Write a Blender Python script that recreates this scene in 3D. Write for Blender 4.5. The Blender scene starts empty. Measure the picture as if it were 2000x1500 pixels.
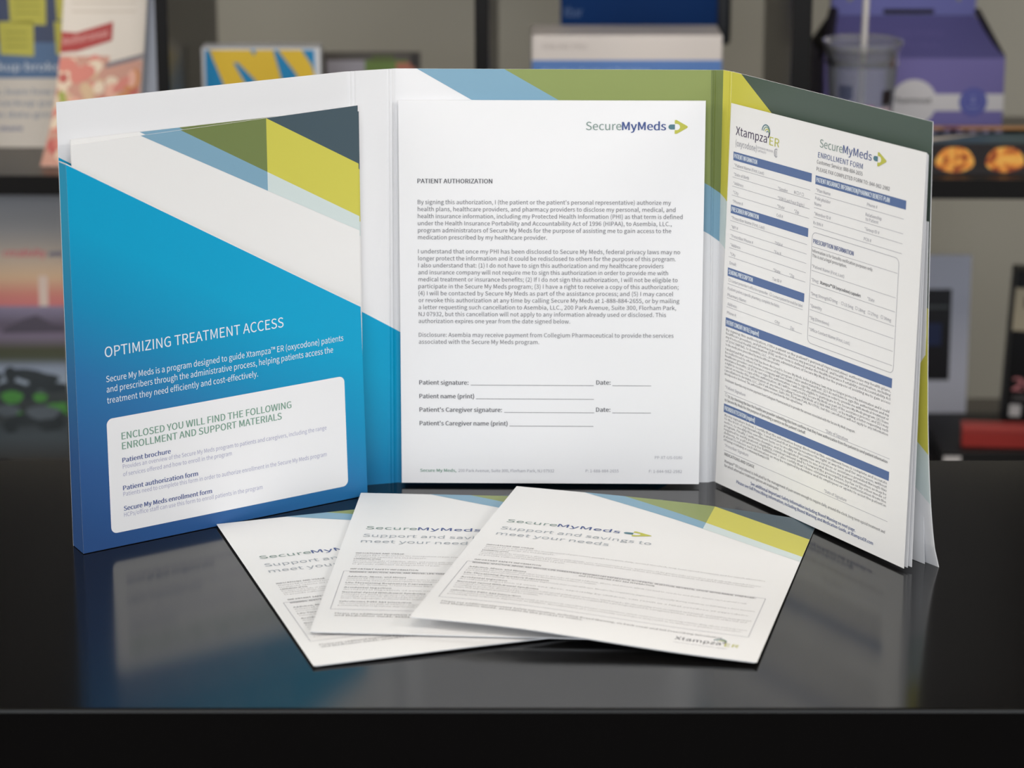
import bpy, math, random
from mathutils import Vector, Matrix
from mathutils.geometry import tessellate_polygon

IN = 0.0254            # the scene is planned in inches and built in metres
TABLE_Z = 27.2         # table top above the floor, inches
sin, cos, pi = math.sin, math.cos, math.pi
random.seed(4)
scene = bpy.context.scene
COL = scene.collection


def W(x, y, z):
    """inches, z measured from the table top -> metres, z measured from the floor"""
    return Vector((x * IN, y * IN, (z + TABLE_Z) * IN))


# ------------------------------------------------------------------ camera, light, exposure
cam_d = bpy.data.cameras.new('camera')
cam = bpy.data.objects.new('camera', cam_d)
COL.objects.link(cam)
cam.location = W(-0.0085, -72.56, 23.19)
cam.rotation_euler = (pi / 2 - 0.271077, 0, 0)
cam_d.sensor_width = 36.0
cam_d.lens = 5186.0 / 2000.0 * 36.0
cam_d.clip_start = 0.05
cam_d.clip_end = 50
cam_d.dof.use_dof = True
cam_d.dof.focus_distance = 71.5 * IN
cam_d.dof.aperture_fstop = 7.2
scene.camera = cam

scene.view_settings.view_transform = 'Standard'
scene.view_settings.look = 'None'
scene.view_settings.exposure = -0.07
scene.view_settings.gamma = 1.0
scene.view_settings.use_curve_mapping = False

world = bpy.data.worlds.new('room_ambient')
scene.world = world
world.use_nodes = True
world.node_tree.nodes['Background'].inputs[0].default_value = (0.80, 0.84, 1.0, 1)
world.node_tree.nodes['Background'].inputs[1].default_value = 0.25


def area(name, loc, target, sx, sy, power, color):
    d = bpy.data.lights.new(name, 'AREA')
    d.shape = 'RECTANGLE'
    d.size, d.size_y = sx * IN, sy * IN
    d.energy = power
    d.color = color
    o = bpy.data.objects.new(name, d)
    COL.objects.link(o)
    o.location = W(*loc)
    o.rotation_euler = (W(*target) - W(*loc)).to_track_quat('-Z', 'Y').to_euler()
    return o


area('ceiling_fill', (-110, -50, 72), (-30, -10, 0), 60, 60, 92, (1.0, 0.95, 0.89))  # unseen fill at ceiling height, added to lift the right-hand form
area('ceiling_fill', (95, -50, 74), (40, -10, 0), 60, 60, 62, (1.0, 0.96, 0.92))  # unseen fill at ceiling height, added to lift the left panel
area('ceiling_fill', (0, -42, 74), (0, 20, 0), 70, 40, 36, (1.0, 0.95, 0.89))  # unseen overhead fill, added for the brochures and shelf items
area('ceiling_fill', (0, 66, 74), (0, 72, 0), 120, 12, 41, (1.0, 0.96, 0.91))  # unseen fill behind the bookcase, added to brighten the back wall
area('front_fill', (0, -236, 52), (0, 30, 6), 200, 44, 165, (0.88, 0.93, 1.0))  # added frontal fill behind the camera; no window is built here


# ------------------------------------------------------------------ materials
def lin(c):
    c = c / 255.0
    return c / 12.92 if c <= 0.04045 else ((c + 0.055) / 1.055) ** 2.4


MATS = {}
GAIN = 1.0


def gained(rgb):
    c = [lin(x) for x in rgb]
    k = max(1.0, min(GAIN, 0.84 / max(c)))
    return tuple(x * k for x in c)




def mat(name, rgb, rough=0.5, spec=0.4, coat=0.0, noise=0.0, scale=40.0, trans=0.0, bump=0.0, metal=0.0, ior=1.5):
    """plain Principled surface with an optional fine noise in colour and bump"""
    if name in MATS:
        return MATS[name]
    m = bpy.data.materials.new(name)
    m.use_nodes = True
    nt = m.node_tree
    b = nt.nodes['Principled BSDF']
    col = gained(rgb) + (1,)
    b.inputs['Base Color'].default_value = col
    b.inputs['Roughness'].default_value = rough
    b.inputs['Specular IOR Level'].default_value = spec
    b.inputs['Coat Weight'].default_value = coat
    b.inputs['Coat Roughness'].default_value = 0.1
    b.inputs['Transmission Weight'].default_value = trans
    b.inputs['Metallic'].default_value = metal
    b.inputs['IOR'].default_value = ior
    if noise or bump:
        tc = nt.nodes.new('ShaderNodeTexCoord')
        n = nt.nodes.new('ShaderNodeTexNoise')
        n.inputs['Scale'].default_value = scale
        n.inputs['Detail'].default_value = 4
        nt.links.new(tc.outputs['Object'], n.inputs['Vector'])
        if noise:
            mx = nt.nodes.new('ShaderNodeMix')
            mx.data_type = 'RGBA'
            k = 1 - noise
            mx.inputs[6].default_value = (col[0] * k, col[1] * k, col[2] * k, 1)
            mx.inputs[7].default_value = tuple(min(1, c * (1 + noise)) for c in col[:3]) + (1,)
            nt.links.new(n.outputs['Fac'], mx.inputs[0])
            nt.links.new(mx.outputs[2], b.inputs['Base Color'])
        if bump:
            bp = nt.nodes.new('ShaderNodeBump')
            bp.inputs['Strength'].default_value = bump
            bp.inputs['Distance'].default_value = 0.001
            nt.links.new(n.outputs['Fac'], bp.inputs['Height'])
            nt.links.new(bp.outputs[0], b.inputs['Normal'])
    MATS[name] = m
    return m


def ramp_mat(name, stops, rough=0.4, spec=0.4, axis='X', voronoi=0.0, noise=0.0, randomness=1.0):
    """printed picture: a colour ramp along the print's own UV axis, or over voronoi or noise blobs in UV"""
    if name in MATS:
        return MATS[name]
    m = bpy.data.materials.new(name)
    m.use_nodes = True
    nt = m.node_tree
    b = nt.nodes['Principled BSDF']
    b.inputs['Roughness'].default_value = rough
    b.inputs['Specular IOR Level'].default_value = spec
    uv = nt.nodes.new('ShaderNodeUVMap')
    r = nt.nodes.new('ShaderNodeValToRGB')
    r.color_ramp.interpolation = 'LINEAR'
    while len(r.color_ramp.elements) < len(stops):
        r.color_ramp.elements.new(0.5)
    for e, (p, c) in zip(r.color_ramp.elements, stops):
        e.position = p
        e.color = gained(c) + (1,)
    if voronoi:
        v = nt.nodes.new('ShaderNodeTexVoronoi')
        v.feature = 'SMOOTH_F1'
        v.inputs['Scale'].default_value = voronoi
        v.inputs['Randomness'].default_value = randomness
        nt.links.new(uv.outputs[0], v.inputs['Vector'])
        sp = nt.nodes.new('ShaderNodeSeparateColor')
        nt.links.new(v.outputs['Color'], sp.inputs[0])
        nt.links.new(sp.outputs[0], r.inputs[0])
    elif noise:
        v = nt.nodes.new('ShaderNodeTexNoise')
        v.inputs['Scale'].default_value = noise
        v.inputs['Detail'].default_value = 3
        nt.links.new(uv.outputs[0], v.inputs['Vector'])
        nt.links.new(v.outputs['Fac'], r.inputs[0])
    else:
        sp = nt.nodes.new('ShaderNodeSeparateXYZ')
        nt.links.new(uv.outputs[0], sp.inputs[0])
        nt.links.new(sp.outputs[axis], r.inputs[0])
    nt.links.new(r.outputs[0], b.inputs['Base Color'])
    MATS[name] = m
    return m


PAPER = mat('white_paper', (231, 231, 233), 0.55, 0.3)
PAPER_B = mat('white_brochure_stock', (230, 229, 228), 0.5, 0.3)
CARD = mat('white_card', (229, 229, 231), 0.45, 0.4)
BLUE = mat('print_blue', (124, 163, 186), 0.42, 0.4)
OLIVE = mat('print_olive', (136, 149, 86), 0.42, 0.4)
OLIVE_D = mat('print_deep_olive', (112, 126, 74), 0.42, 0.4)
YELLOW = mat('print_yellow_green', (203, 197, 82), 0.42, 0.4)
PALE = mat('print_pale_green', (205, 217, 216), 0.42, 0.4)
SLATE = mat('print_slate', (66, 84, 94), 0.42, 0.4)
FOREST = mat('print_forest', (74, 88, 80), 0.42, 0.4)
CYAN = ramp_mat('print_cyan_to_blue', [(0.0, (0, 156, 200)), (0.15, (0, 155, 198)), (0.35, (12, 137, 183)),
                                       (0.55, (38, 110, 164)), (0.8, (42, 86, 142)), (1.0, (42, 76, 128))], 0.42, 0.3)
T_BODY = mat('ink_grey', (112, 111, 116), 0.6, 0.2)
T_BOLD = mat('ink_dark_grey', (88, 88, 94), 0.6, 0.2)
T_PALE = mat('ink_pale_grey', (158, 158, 166), 0.6, 0.2)
T_WHITE = mat('ink_white', (222, 230, 238), 0.5, 0.3)
T_GREEN = mat('ink_grey_green', (122, 156, 140), 0.6, 0.2)
T_SAGE = mat('ink_sage', (128, 148, 142), 0.6, 0.2)
T_NAVY = mat('ink_navy', (76, 92, 142), 0.6, 0.2)
T_LILAC = mat('ink_lilac_grey', (160, 160, 188), 0.6, 0.2)
T_BLUEBAR = mat('ink_bar_blue', (86, 108, 152), 0.5, 0.3)
T_PURPLE = mat('ink_plum', (78, 66, 92), 0.6, 0.2)
T_LIME = mat('ink_lime', (186, 186, 84), 0.6, 0.2)
T_TEAL = mat('ink_teal', (86, 122, 134), 0.6, 0.2)
T_FINE = mat('ink_fine_print', (176, 174, 174), 0.6, 0.2)
T_FINE_B = mat('ink_fine_print_bold', (148, 146, 147), 0.6, 0.2)
T_MIST = mat('ink_mist', (166, 172, 178), 0.6, 0.2)
BLACKWOOD = mat('black_brown_lacquer', (9, 8, 8), 0.135, 0.45, noise=0.1, scale=30)
EDGEBAND = mat('black_edge_band', (15, 13, 12), 0.5, 0.2)
SHELFWOOD = mat('black_brown_veneer', (40, 35, 30), 0.32, 0.45, noise=0.15, scale=25)


# ------------------------------------------------------------------ object helpers
def tag(o, label, cat, group=None):
    o['label'] = label
    o['category'] = cat
    if group:
        o['group'] = group
    return o


def thing(name, loc, label, cat, group=None, rotz=0.0):
    o = bpy.data.objects.new(name, None)
    o.empty_display_size = 0.02
    COL.objects.link(o)
    o.location = W(*loc)
    o.rotation_euler = (0, 0, rotz)
    return tag(o, label, cat, group)


def base_of(o):
    """world location of the empty a mesh hangs under"""
    p = Vector((0, 0, 0))
    while o is not None:
        p += o.location
        o = o.parent
    return p


class MB:
    """collects faces in inches; build() links them as one mesh object"""

    def __init__(s):
        s.v, s.f, s.m, s.uv, s.mats, s.idx = [], [], [], {}, [], {}

    def mi(s, m):
        if m not in s.mats:
            s.mats.append(m)
        return s.mats.index(m)

    def vert(s, p):
        k = (round(p[0], 5), round(p[1], 5), round(p[2], 5))
        i = s.idx.get(k)
        if i is None:
            i = len(s.v)
            s.v.append(k)
            s.idx[k] = i
        return i

    def face(s, pts, m, uvs=None):
        ids = [s.vert(p) for p in pts]
        out, uo = [], []
        for k, i in enumerate(ids):
            if i not in out:
                out.append(i)
                uo.append(uvs[k] if uvs else (0, 0))
        if len(out) < 3:
            return
        s.uv[len(s.f)] = uo
        s.f.append(out)
        s.m.append(s.mi(m))

    def box(s, x0, x1, y0, y1, z0, z1, m, front=None):
        c = [(x0, y0, z0), (x1, y0, z0), (x1, y1, z0), (x0, y1, z0), (x0, y0, z1), (x1, y0, z1), (x1, y1, z1), (x0, y1, z1)]
        for q in ((3, 2, 1, 0), (4, 5, 6, 7), (0, 1, 5, 4), (1, 2, 6, 5), (2, 3, 7, 6), (3, 0, 4, 7)):
            s.face([c[i] for i in q], front if (front and q == (0, 1, 5, 4)) else m)

    def tube(s, p0, p1, r0, r1, m, n=24, cap=True):
        a, b = Vector(p0), Vector(p1)
        d = (b - a).normalized()
        u = d.orthogonal().normalized()
        w = d.cross(u)
        A = [a + (u * cos(2 * pi * i / n) + w * sin(2 * pi * i / n)) * r0 for i in range(n)]
        B = [b + (u * cos(2 * pi * i / n) + w * sin(2 * pi * i / n)) * r1 for i in range(n)]
        for i in range(n):
            j = (i + 1) % n
            s.face([A[i], A[j], B[j], B[i]], m)
        if cap:
            s.face(A[::-1], m)
            s.face(B, m)

    def lathe(s, c, prof, m, n=40):
        rings = [[(c[0] + r * cos(2 * pi * i / n), c[1] + r * sin(2 * pi * i / n), c[2] + z) for i in range(n)] for r, z in prof]
        for a, b in zip(rings, rings[1:]):
            for i in range(n):
                j = (i + 1) % n
                s.face([a[i], a[j], b[j], b[i]], m)

    def build(s, name, parent=None, smooth=False, local=False, bevel=0.0):
        me = bpy.data.meshes.new(name)
        if parent is None:
            lo = [min(p[k] for p in s.v) for k in range(3)]
            hi = [max(p[k] for p in s.v) for k in range(3)]
            org = W((lo[0] + hi[0]) / 2, (lo[1] + hi[1]) / 2, lo[2])
        else:
            org = base_of(parent)
        if local:
            vs = [Vector(p) * IN for p in s.v]
        else:
            vs = [W(*p) - org for p in s.v]
        me.from_pydata([tuple(p) for p in vs], [], s.f)
        for m in s.mats:
            me.materials.append(m)
        ul = me.uv_layers.new(name='UVMap')
        for pi_, poly in enumerate(me.polygons):
            poly.material_index = s.m[pi_]
            poly.use_smooth = smooth
            for k, li in enumerate(poly.loop_indices):
                ul.data[li].uv = s.uv[pi_][k]
        me.validate()
        me.update()
        o = bpy.data.objects.new(name, me)
        COL.objects.link(o)
        if parent is None:
            o.location = org
        else:
            o.parent = parent
        if bevel:
            b = o.modifiers.new('edge', 'BEVEL')
            b.width = bevel * IN
            b.segments = 2
            b.limit_method = 'ANGLE'
        return o


# ------------------------------------------------------------------ lettering
GL = {}
_fc = bpy.data.curves.new('type', 'FONT')
try:    # Blender's own bundled typeface; the built-in one if it is not there
    _fc.font = bpy.data.fonts.load(bpy.utils.system_resource('DATAFILES', path='fonts') + '/Noto Sans CJK Regular.woff2')
except Exception:
    pass
_fo = bpy.data.objects.new('type', _fc)
_fc.body = 'H'
CAPH = max(v.co.y for v in _fo.to_mesh().vertices)
_fo.to_mesh_clear()


def glyphs(s, res):
    k = (s, res)
    if k not in GL:
        _fc.body = s
        _fc.size = 1
        _fc.resolution_u = res
        me = _fo.to_mesh()
        vs = [(v.co.x, v.co.y) for v in me.vertices]
        fs = [tuple(p.vertices) for p in me.polygons]
        _fo.to_mesh_clear()
        xs = [p[0] for p in vs] or [0, 1]
        GL[k] = (vs, fs, min(xs), max(xs))
    return GL[k]




def clip(poly, a, b, c):
    """keep the part of a polygon where a*u + b*v + c >= 0"""
    out = []
    for i in range(len(poly)):
        p, q = poly[i], poly[(i + 1) % len(poly)]
        dp, dq = a * p[0] + b * p[1] + c, a * q[0] + b * q[1] + c
        if dp >= 0:
            out.append(p)
        if (dp >= 0) != (dq >= 0):
            t = dp / (dp - dq)
            out.append((p[0] + (q[0] - p[0]) * t, p[1] + (q[1] - p[1]) * t))
    return out


def frange(a, b, n):
    return [a + (b - a) * i / n for i in range(n + 1)]


class Sheet(MB):
    """a printed sheet: f(u, v, h) puts sheet coordinates (inches right, inches down, height) into the room"""

    def __init__(s, f, ubr=(), vbr=()):
        super().__init__()
        if not len(ubr) and hasattr(f, 'span'):
            ubr, vbr = frange(0, f.span[0], 6), frange(0, f.span[1], 8)
        s.fn, s.ubr, s.vbr = f, ubr, vbr

    def cells(s, poly):
        parts = [poly]
        for k, br in ((0, s.ubr), (1, s.vbr)):
            for t in br:
                nxt = []
                for q in parts:
                    lo, hi = min(p[k] for p in q), max(p[k] for p in q)
                    if lo < t - 1e-5 and hi > t + 1e-5:
                        a, b = (1, 0) if k == 0 else (0, 1)
                        for sgn in (1, -1):
                            r = clip(q, sgn * a, sgn * b, -sgn * t)
                            if len(r) > 2:
                                nxt.append(r)
                    else:
                        nxt.append(q)
                parts = nxt
        return parts

    def poly(s, pts, m, h=0.004, uvf=None):
        if len(pts) < 3:
            return
        if len(pts) > 4:
            tris = tessellate_polygon([[Vector((p[0], p[1], 0)) for p in pts]])
            convex = [[pts[i] for i in t] for t in tris]
        else:
            convex = [pts]
        for c in convex:
            for q in s.cells(c):
                s.face([s.fn(u, v, h) for u, v in q], m, [uvf(u, v) for u, v in q] if uvf else [(u, v) for u, v in q])

    def rect(s, u0, v0, u1, v1, m, h=0.004, uvf=None):
        s.poly([(u0, v0), (u1, v0), (u1, v1), (u0, v1)], m, h, uvf)

    def rline(s, u0, u1, v, m, t=0.012, h=0.006):
        s.rect(u0, v - t / 2, u1, v + t / 2, m, h)

    def body(s, pts, m, t=0.02, back=None):
        """solid card: front at h=0, back at h=-t, closed edges"""
        s.poly(pts, m, 0.0)
        s.poly(pts[::-1], back or m, -t)
        n = len(pts)
        for i in range(n):
            a, b = pts[i], pts[(i + 1) % n]
            k = 24 if (s.ubr or s.vbr) else 1
            for j in range(k):
                p = (a[0] + (b[0] - a[0]) * j / k, a[1] + (b[1] - a[1]) * j / k)
                q = (a[0] + (b[0] - a[0]) * (j + 1) / k, a[1] + (b[1] - a[1]) * (j + 1) / k)
                s.face([s.fn(*p, 0), s.fn(*p, -t), s.fn(*q, -t), s.fn(*q, 0)], m)

    def rrect(s, u0, v0, u1, v1, r, m, h=0.004):
        pts = []
        for cu, cv, a0 in ((u1 - r, v0 + r, -90), (u1 - r, v1 - r, 0), (u0 + r, v1 - r, 90), (u0 + r, v0 + r, 180)):
            for k in range(7):
                a = math.radians(a0 + 15 * k)
                pts.append((cu + r * cos(a), cv + r * sin(a)))
        s.poly(pts, m, h)

    def rframe(s, u0, v0, u1, v1, r, t, m, h=0.005):
        P = [[], []]
        for cu, cv, a0 in ((u1 - r, v0 + r, -90), (u1 - r, v1 - r, 0), (u0 + r, v1 - r, 90), (u0 + r, v0 + r, 180)):
            for k in range(5):
                a = math.radians(a0 + 22.5 * k)
                P[0].append((cu + r * cos(a), cv + r * sin(a)))
                P[1].append((cu + (r - t) * cos(a), cv + (r - t) * sin(a)))
        n = len(P[0])
        for i in range(n):
            j = (i + 1) % n
            s.poly([P[0][i], P[0][j], P[1][j], P[1][i]], m, h)

    def disc(s, cu, cv, r, m, h=0.004, n=28, r2=None, a0=0.0, a1=360.0):
        A = [math.radians(a0 + (a1 - a0) * i / n) for i in range(n + 1)]
        if r2 is None:
            s.poly([(cu + r * cos(a), cv + r * sin(a)) for a in A[:-1]], m, h)
        else:
            for a, b in zip(A, A[1:]):
                s.poly([(cu + r * cos(a), cv + r * sin(a)), (cu + r * cos(b), cv + r * sin(b)),
                        (cu + r2 * cos(b), cv + r2 * sin(b)), (cu + r2 * cos(a), cv + r2 * sin(a))], m, h)

    def text(s, body, u, v, m, cap=0.12, width=None, bold=0.0, align='l', h=0.008, res=2, rot=0.0):
        vs, fs, x0, x1 = glyphs(body, res)
        if not vs:
            return
        sy = cap / CAPH
        sx = width / (x1 - x0) if width else sy
        w = (x1 - x0) * sx
        off = {'l': 0, 'c': -w / 2, 'r': -w}[align]
        cr, sr = cos(rot), sin(rot)
        # a heavier weight is struck in two or three close passes
        for k, dx in enumerate((0.0,) if bold <= 0.003 else ((-0.5, 0.5) if bold < 0.02 else (-1.0, 0.0, 1.0))):
            ids = []
            for x, y in vs:
                a, b = (x - x0) * sx + off + dx * bold * cap * 1.35, y * sy
                ids.append(s.fn(u + a * cr + b * sr, v - b * cr + a * sr, h + 0.0007 * k))
            for fc in fs:
                s.face([ids[i] for i in fc], m)

    def lines(s, rows, m, cap, h=0.008, res=2, bold=0.0):
        for body, u, w, v in rows:
            s.text(body, u, v, m, cap, w, bold, h=h, res=res)


def bilin(bl, br, tl, tr, uw, vh, bump=None):
    """sheet spanned by four corners, u right 0..uw, v down 0..vh; bump(u, v) lifts it along the facing normal"""
    bl, br, tl, tr = map(Vector, (bl, br, tl, tr))
    n = ((br - bl) + (tr - tl)).cross((tl - bl) + (tr - br)).normalized()

    def f(u, v, h):
        a, b = u / uw, v / vh
        p = (tl * (1 - a) + tr * a) * (1 - b) + (bl * (1 - a) + br * a) * b
        if bump:
            h = h + bump(u, v)
        return tuple(p + n * h)
    f.span = (uw, vh)
    return f


def program_logo(s, u, vb, cap, w, mark=True, bold=0.012, res=3):
    """the two-tone word mark with the capsule-and-arrow sign behind it; w is the width of the words"""
    ws = w * 0.444
    s.text('Secure', u, vb, T_SAGE, cap, ws, bold, res=res)
    s.text('MyMeds', u + w * 0.454, vb, T_NAVY, cap, w * 0.546, bold + 0.014, res=res)
    if not mark:
        return
    k = w / 2.21
    ky = cap / 0.228
    x, y = u + w + 0.07 * k, vb - 0.092 * ky
    pts = [(x + 0.18 * k, y - 0.07 * ky), (x + 0.18 * k, y + 0.07 * ky)]
    pts += [(x + 0.07 * k + 0.07 * k * cos(math.radians(a)), y + 0.07 * ky * sin(math.radians(a))) for a in range(90, 271, 30)]
    s.poly(pts, T_TEAL, 0.008)
    a = x + 0.175 * k
    arrow = [(a, y - 0.19 * ky), (a + 0.05 * k, y - 0.195 * ky), (a + 0.34 * k, y - 0.03 * ky), (a + 0.365 * k, y), (a + 0.34 * k, y + 0.03 * ky),
             (a + 0.05 * k, y + 0.195 * ky), (a, y + 0.19 * ky), (a, y + 0.088 * ky), (a + 0.06 * k, y + 0.088 * ky)]
    arrow += [(a + 0.06 * k + 0.088 * k * cos(math.radians(t)), y + 0.088 * ky * sin(math.radians(t))) for t in (60, 30, 0, -30, -60)]
    arrow += [(a + 0.06 * k, y - 0.088 * ky), (a, y - 0.088 * ky)]
    s.poly(arrow, T_LIME, 0.008)


def drug_logo(s, u, vb, cap, w, faint=False, res=3):
    """thin plum word mark with swoosh and lime letters"""
    s.text('Xtampza', u, vb, T_BODY if faint else T_PURPLE, cap, w * 0.72, 0.0, res=res)
    s.text('ER', u + w * 0.78, vb + cap * 0.12, T_LIME, cap * 0.95, w * 0.22, 0.0, res=res)
    cu, cv, r = u + w * 0.69, vb - cap * 1.30, cap * 0.80
    for k, m in enumerate((T_TEAL, T_GREEN, T_LIME, T_TEAL)):
        s.disc(cu + 0.03 * k, cv + 0.06 * cap * k, r * (1 - 0.21 * k), m, 0.008 + 0.0006 * k, 14, r * (0.84 - 0.2 * k), 180 + 6 * k, 372 + 6 * k)
    s.disc(cu - cap * 0.04, cv + cap * 0.05, r * 1.05, T_PURPLE, 0.011, 10, r * 0.86, 0, 52)


# ------------------------------------------------------------------ the room
def struct(name, mb, **k):
    o = mb.build(name, **k)
    o['kind'] = 'structure'
    return o


WALL = mat('olive_grey_paint', (168, 164, 152), 0.85, 0.2, noise=0.03, scale=8, bump=0.05)
b = MB(); b.box(-150, 150, -250, 82, -28.2, -27.2, mat('grey_carpet', (56, 54, 53), 0.95, 0.1, noise=0.2, scale=300)); struct('floor', b)
b = MB(); b.box(-150, 150, 78, 81, -27.2, 75, WALL); struct('wall_back', b)
b = MB(); b.box(-153, -150, -250, 82, -27.2, 75, WALL); struct('wall_left', b)
b = MB(); b.box(150, 153, -250, 82, -27.2, 75, WALL); struct('wall_right', b)
b = MB(); b.box(-150, 150, -253, -250, -27.2, 75, WALL); struct('wall_front', b)
b = MB(); b.box(-150, 150, -250, 82, 75, 77, mat('ceiling_white', (215, 214, 208), 0.9, 0.2)); struct('ceiling', b)

# ------------------------------------------------------------------ the black table
t = thing('table', (0, -7, -27.2), 'glossy black table the open folder and brochures stand on', 'table')
b = MB(); b.box(-33, 33, -16.62, 2.52, -2.2, 0, BLACKWOOD); b.build('table_top', t, bevel=0.09)
for x in (-32, 30.2):
    b = MB(); b.box(x, x + 1.8, -16.2, 2.2, -27.2, -2.2, BLACKWOOD); b.build('side_panel', t)

# ------------------------------------------------------------------ bookcase
BC_ROT = math.radians(-1.2)
bc = thing('bookcase', (0, 36, -27.2), 'tall black-brown cube bookcase behind the table, in front of the wall', 'bookcase', rotz=BC_ROT)
SHELF = 1.92
LOW = -11.83
ups = [(-27.85, -27.25), (-14.66, -14.12), (-1.54, -0.96), (11.42, 12.24), (25.4, 26.2)]
for x0, x1 in ups:
    b = MB(); b.box(x0, x1, 0, 15.4, 0, 62, SHELFWOOD, EDGEBAND); b.build('upright', bc, local=True, bevel=0.04)
for top in (SHELF + 27.2, LOW + 27.2, 1.6, 62.8):
    for (a0, a1), (b0, b1) in zip(ups, ups[1:]):
        b = MB(); b.box(a1, b0, 0.0, 15.4, top - 0.84, top, SHELFWOOD, EDGEBAND); b.build('shelf_board', bc, local=True, bevel=0.04)

b = MB(); b.box(ups[0][0], ups[-1][1], 15.4, 15.6, SHELF + 27.2 + 13.2, 62.8, SHELFWOOD); b.build('added_dark_board', bc, local=True)  # unseen board, added so the table's reflection stays dark

# ------------------------------------------------------------------ the open folder
H = 11.95
folder = thing('folder', (1, -2, 0), 'open three-panel glossy folder with blue, olive and yellow diagonal bands, standing on table', 'folder')


def l0(s_): return 7.43 + 0.583 * s_
def l1(s_): return 0.57 * (s_ - 0.6)
def l2(s_): return 0.57 * (s_ - 3.02)
def l3(s_): return 0.57 * (s_ - 9.9)
VS = 9.12


def folder_print(sh, uw, s0, s1, olive=OLIVE):
    """the diagonal bands running on over all panels: s is the distance along the unfolded folder"""
    k = (s1 - s0) / uw
    full = [(0, 0), (uw, 0), (uw, H), (0, H)]

    def below(p, sl, c):      # v >= sl*s + c
        return clip(p, -sl * k, 1, -(sl * s0 + c))

    def above(p, sl, c):
        return clip(p, sl * k, -1, sl * s0 + c)

    def left(p): return clip(p, -k, 0, VS - s0)
    def right(p): return clip(p, k, 0, s0 - VS)
    d = below(full, 0.583, 7.43)
    sh.poly(d, CYAN, 0.004, lambda u, v: ((v - l0(s0 + u * k)) / 10.0, 0.5))
    a, c1, c2, c3 = 0.57, -0.57 * 0.6, -0.57 * 3.02, -0.57 * 9.9
    sh.poly(left(above(below(full, a, c2), a, c1)), BLUE)
    sh.poly(left(above(full, a, c2)), olive)
    sh.poly(right(above(full, a, c3)), FOREST)
    sh.poly(right(above(below(full, a, c3), a, c2)), YELLOW)
    sh.poly(right(above(below(full, a, c2), a, c1)), PALE)


def bead(lst, amp=0.02, w=0.03):
    return lambda u, v: sum(amp * math.exp(-((u - c) / w) ** 2) for c in lst)


def bead_breaks(lst):
    return sorted(c + k for c in lst for k in (-0.07, -0.04, -0.02, 0, 0.02, 0.04, 0.07))


LH_B, LH_T = (-4.62, -0.08, 0), (-4.566, -0.197, 11.96)
LO_B, LO_T = (-11.74, -5.27, 0), (-11.649, -5.279, 11.96)
CL_B, CL_T = (-3.32, 0.31, 0), (-3.233, 0.45, 11.945)
CR_B, CR_T = (5.60, 0.31, 0), (5.491, 0.42, 11.91)
YB_B, YB_T = (5.80, 0.40, 0), (5.835, 0.464, 11.9)
RH_B, RH_T = (5.90, 0.36, 0), (6.054, 0.189, 11.9)
RF_B, RF_T = (11.135, -6.996, 0), (10.45, -7.24, 11.8)

sh = Sheet(bilin(LO_B, LH_B, LO_T, LH_T, 8.75, H))
sh.body([(0, 0), (8.75, 0), (8.75, H), (0, H)], CARD); folder_print(sh, 8.75, -10.3, -1.45); sh.build('left_panel', folder)
cr = [0.12, 0.24, 1.24, 1.34]
sh = Sheet(bilin(LH_B, CL_B, LH_T, CL_T, 1.45, H, bead(cr)), bead_breaks(cr), frange(0, H, 3))
sh.body([(0, 0), (1.45, 0), (1.45, H), (0, H)], CARD); folder_print(sh, 1.45, -1.45, 0); sh.build('left_spine', folder)
sh = Sheet(bilin(CL_B, CR_B, CL_T, CR_T, 8.75, H))
sh.body([(0, 0), (8.75, 0), (8.75, H), (0, H)], CARD); folder_print(sh, 8.75, 0, 8.75); sh.build('center_panel', folder)
cr = [0.05, 0.11]
sh = Sheet(bilin(CR_B, YB_B, CR_T, YB_T, 0.37, H, bead(cr, 0.02, 0.018)), bead_breaks(cr), frange(0, H, 3))
sh.body([(0, 0), (0.37, 0), (0.37, H), (0, H)], CARD); folder_print(sh, 0.37, 8.75, 9.12, OLIVE_D)
cr2 = [0.3]
sh2 = Sheet(bilin(YB_B, RH_B, YB_T, RH_T, 0.33, H, bead(cr2)), bead_breaks(cr2), frange(0, H, 3))
sh2.body([(0, 0), (0.33, 0), (0.33, H), (0, H)], CARD); folder_print(sh2, 0.33, 9.121, 9.45)
for i, fc in enumerate(sh2.f):
    sh.face([sh2.v[j] for j in fc], sh2.mats[sh2.m[i]], sh2.uv[i])
sh.build('right_spine', folder)


def bow(u, v):
    t_ = max(0.0, min(1.0, 1 - v / H))
    return 0.30 * sin(pi * t_ ** 0.62) * (max(0, u) / 9.0) ** 2


sh = Sheet(bilin(RH_B, RF_B, RH_T, RF_T, 9.0, H, bow), frange(0, 9, 10), frange(0, H, 20))
sh.body([(0, 0), (9, 0), (9, H), (0, H)], CARD); folder_print(sh, 9.0, 9.45, 18.4)
sh.build('right_panel', folder)

# left pocket: gusset along the outer edge and floor, front face with the printed text
PA, PB = Vector((-11.36, -5.98, 0)), Vector((-4.1, -0.92, 0))
PL = (PB - PA).length
pd = (PB - PA) / PL
pn = Vector((pd.y, -pd.x, 0))


def pocket_f(u, v, h):
    p = PA + pd * u + pn * (h - 0.22 * max(0.0, 11.0 - v) / 5.5 * max(0.0, u) / PL)
    return (p.x, p.y, 11.0 - v)


def pz(u): return 10.50 - 0.567 * u


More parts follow.
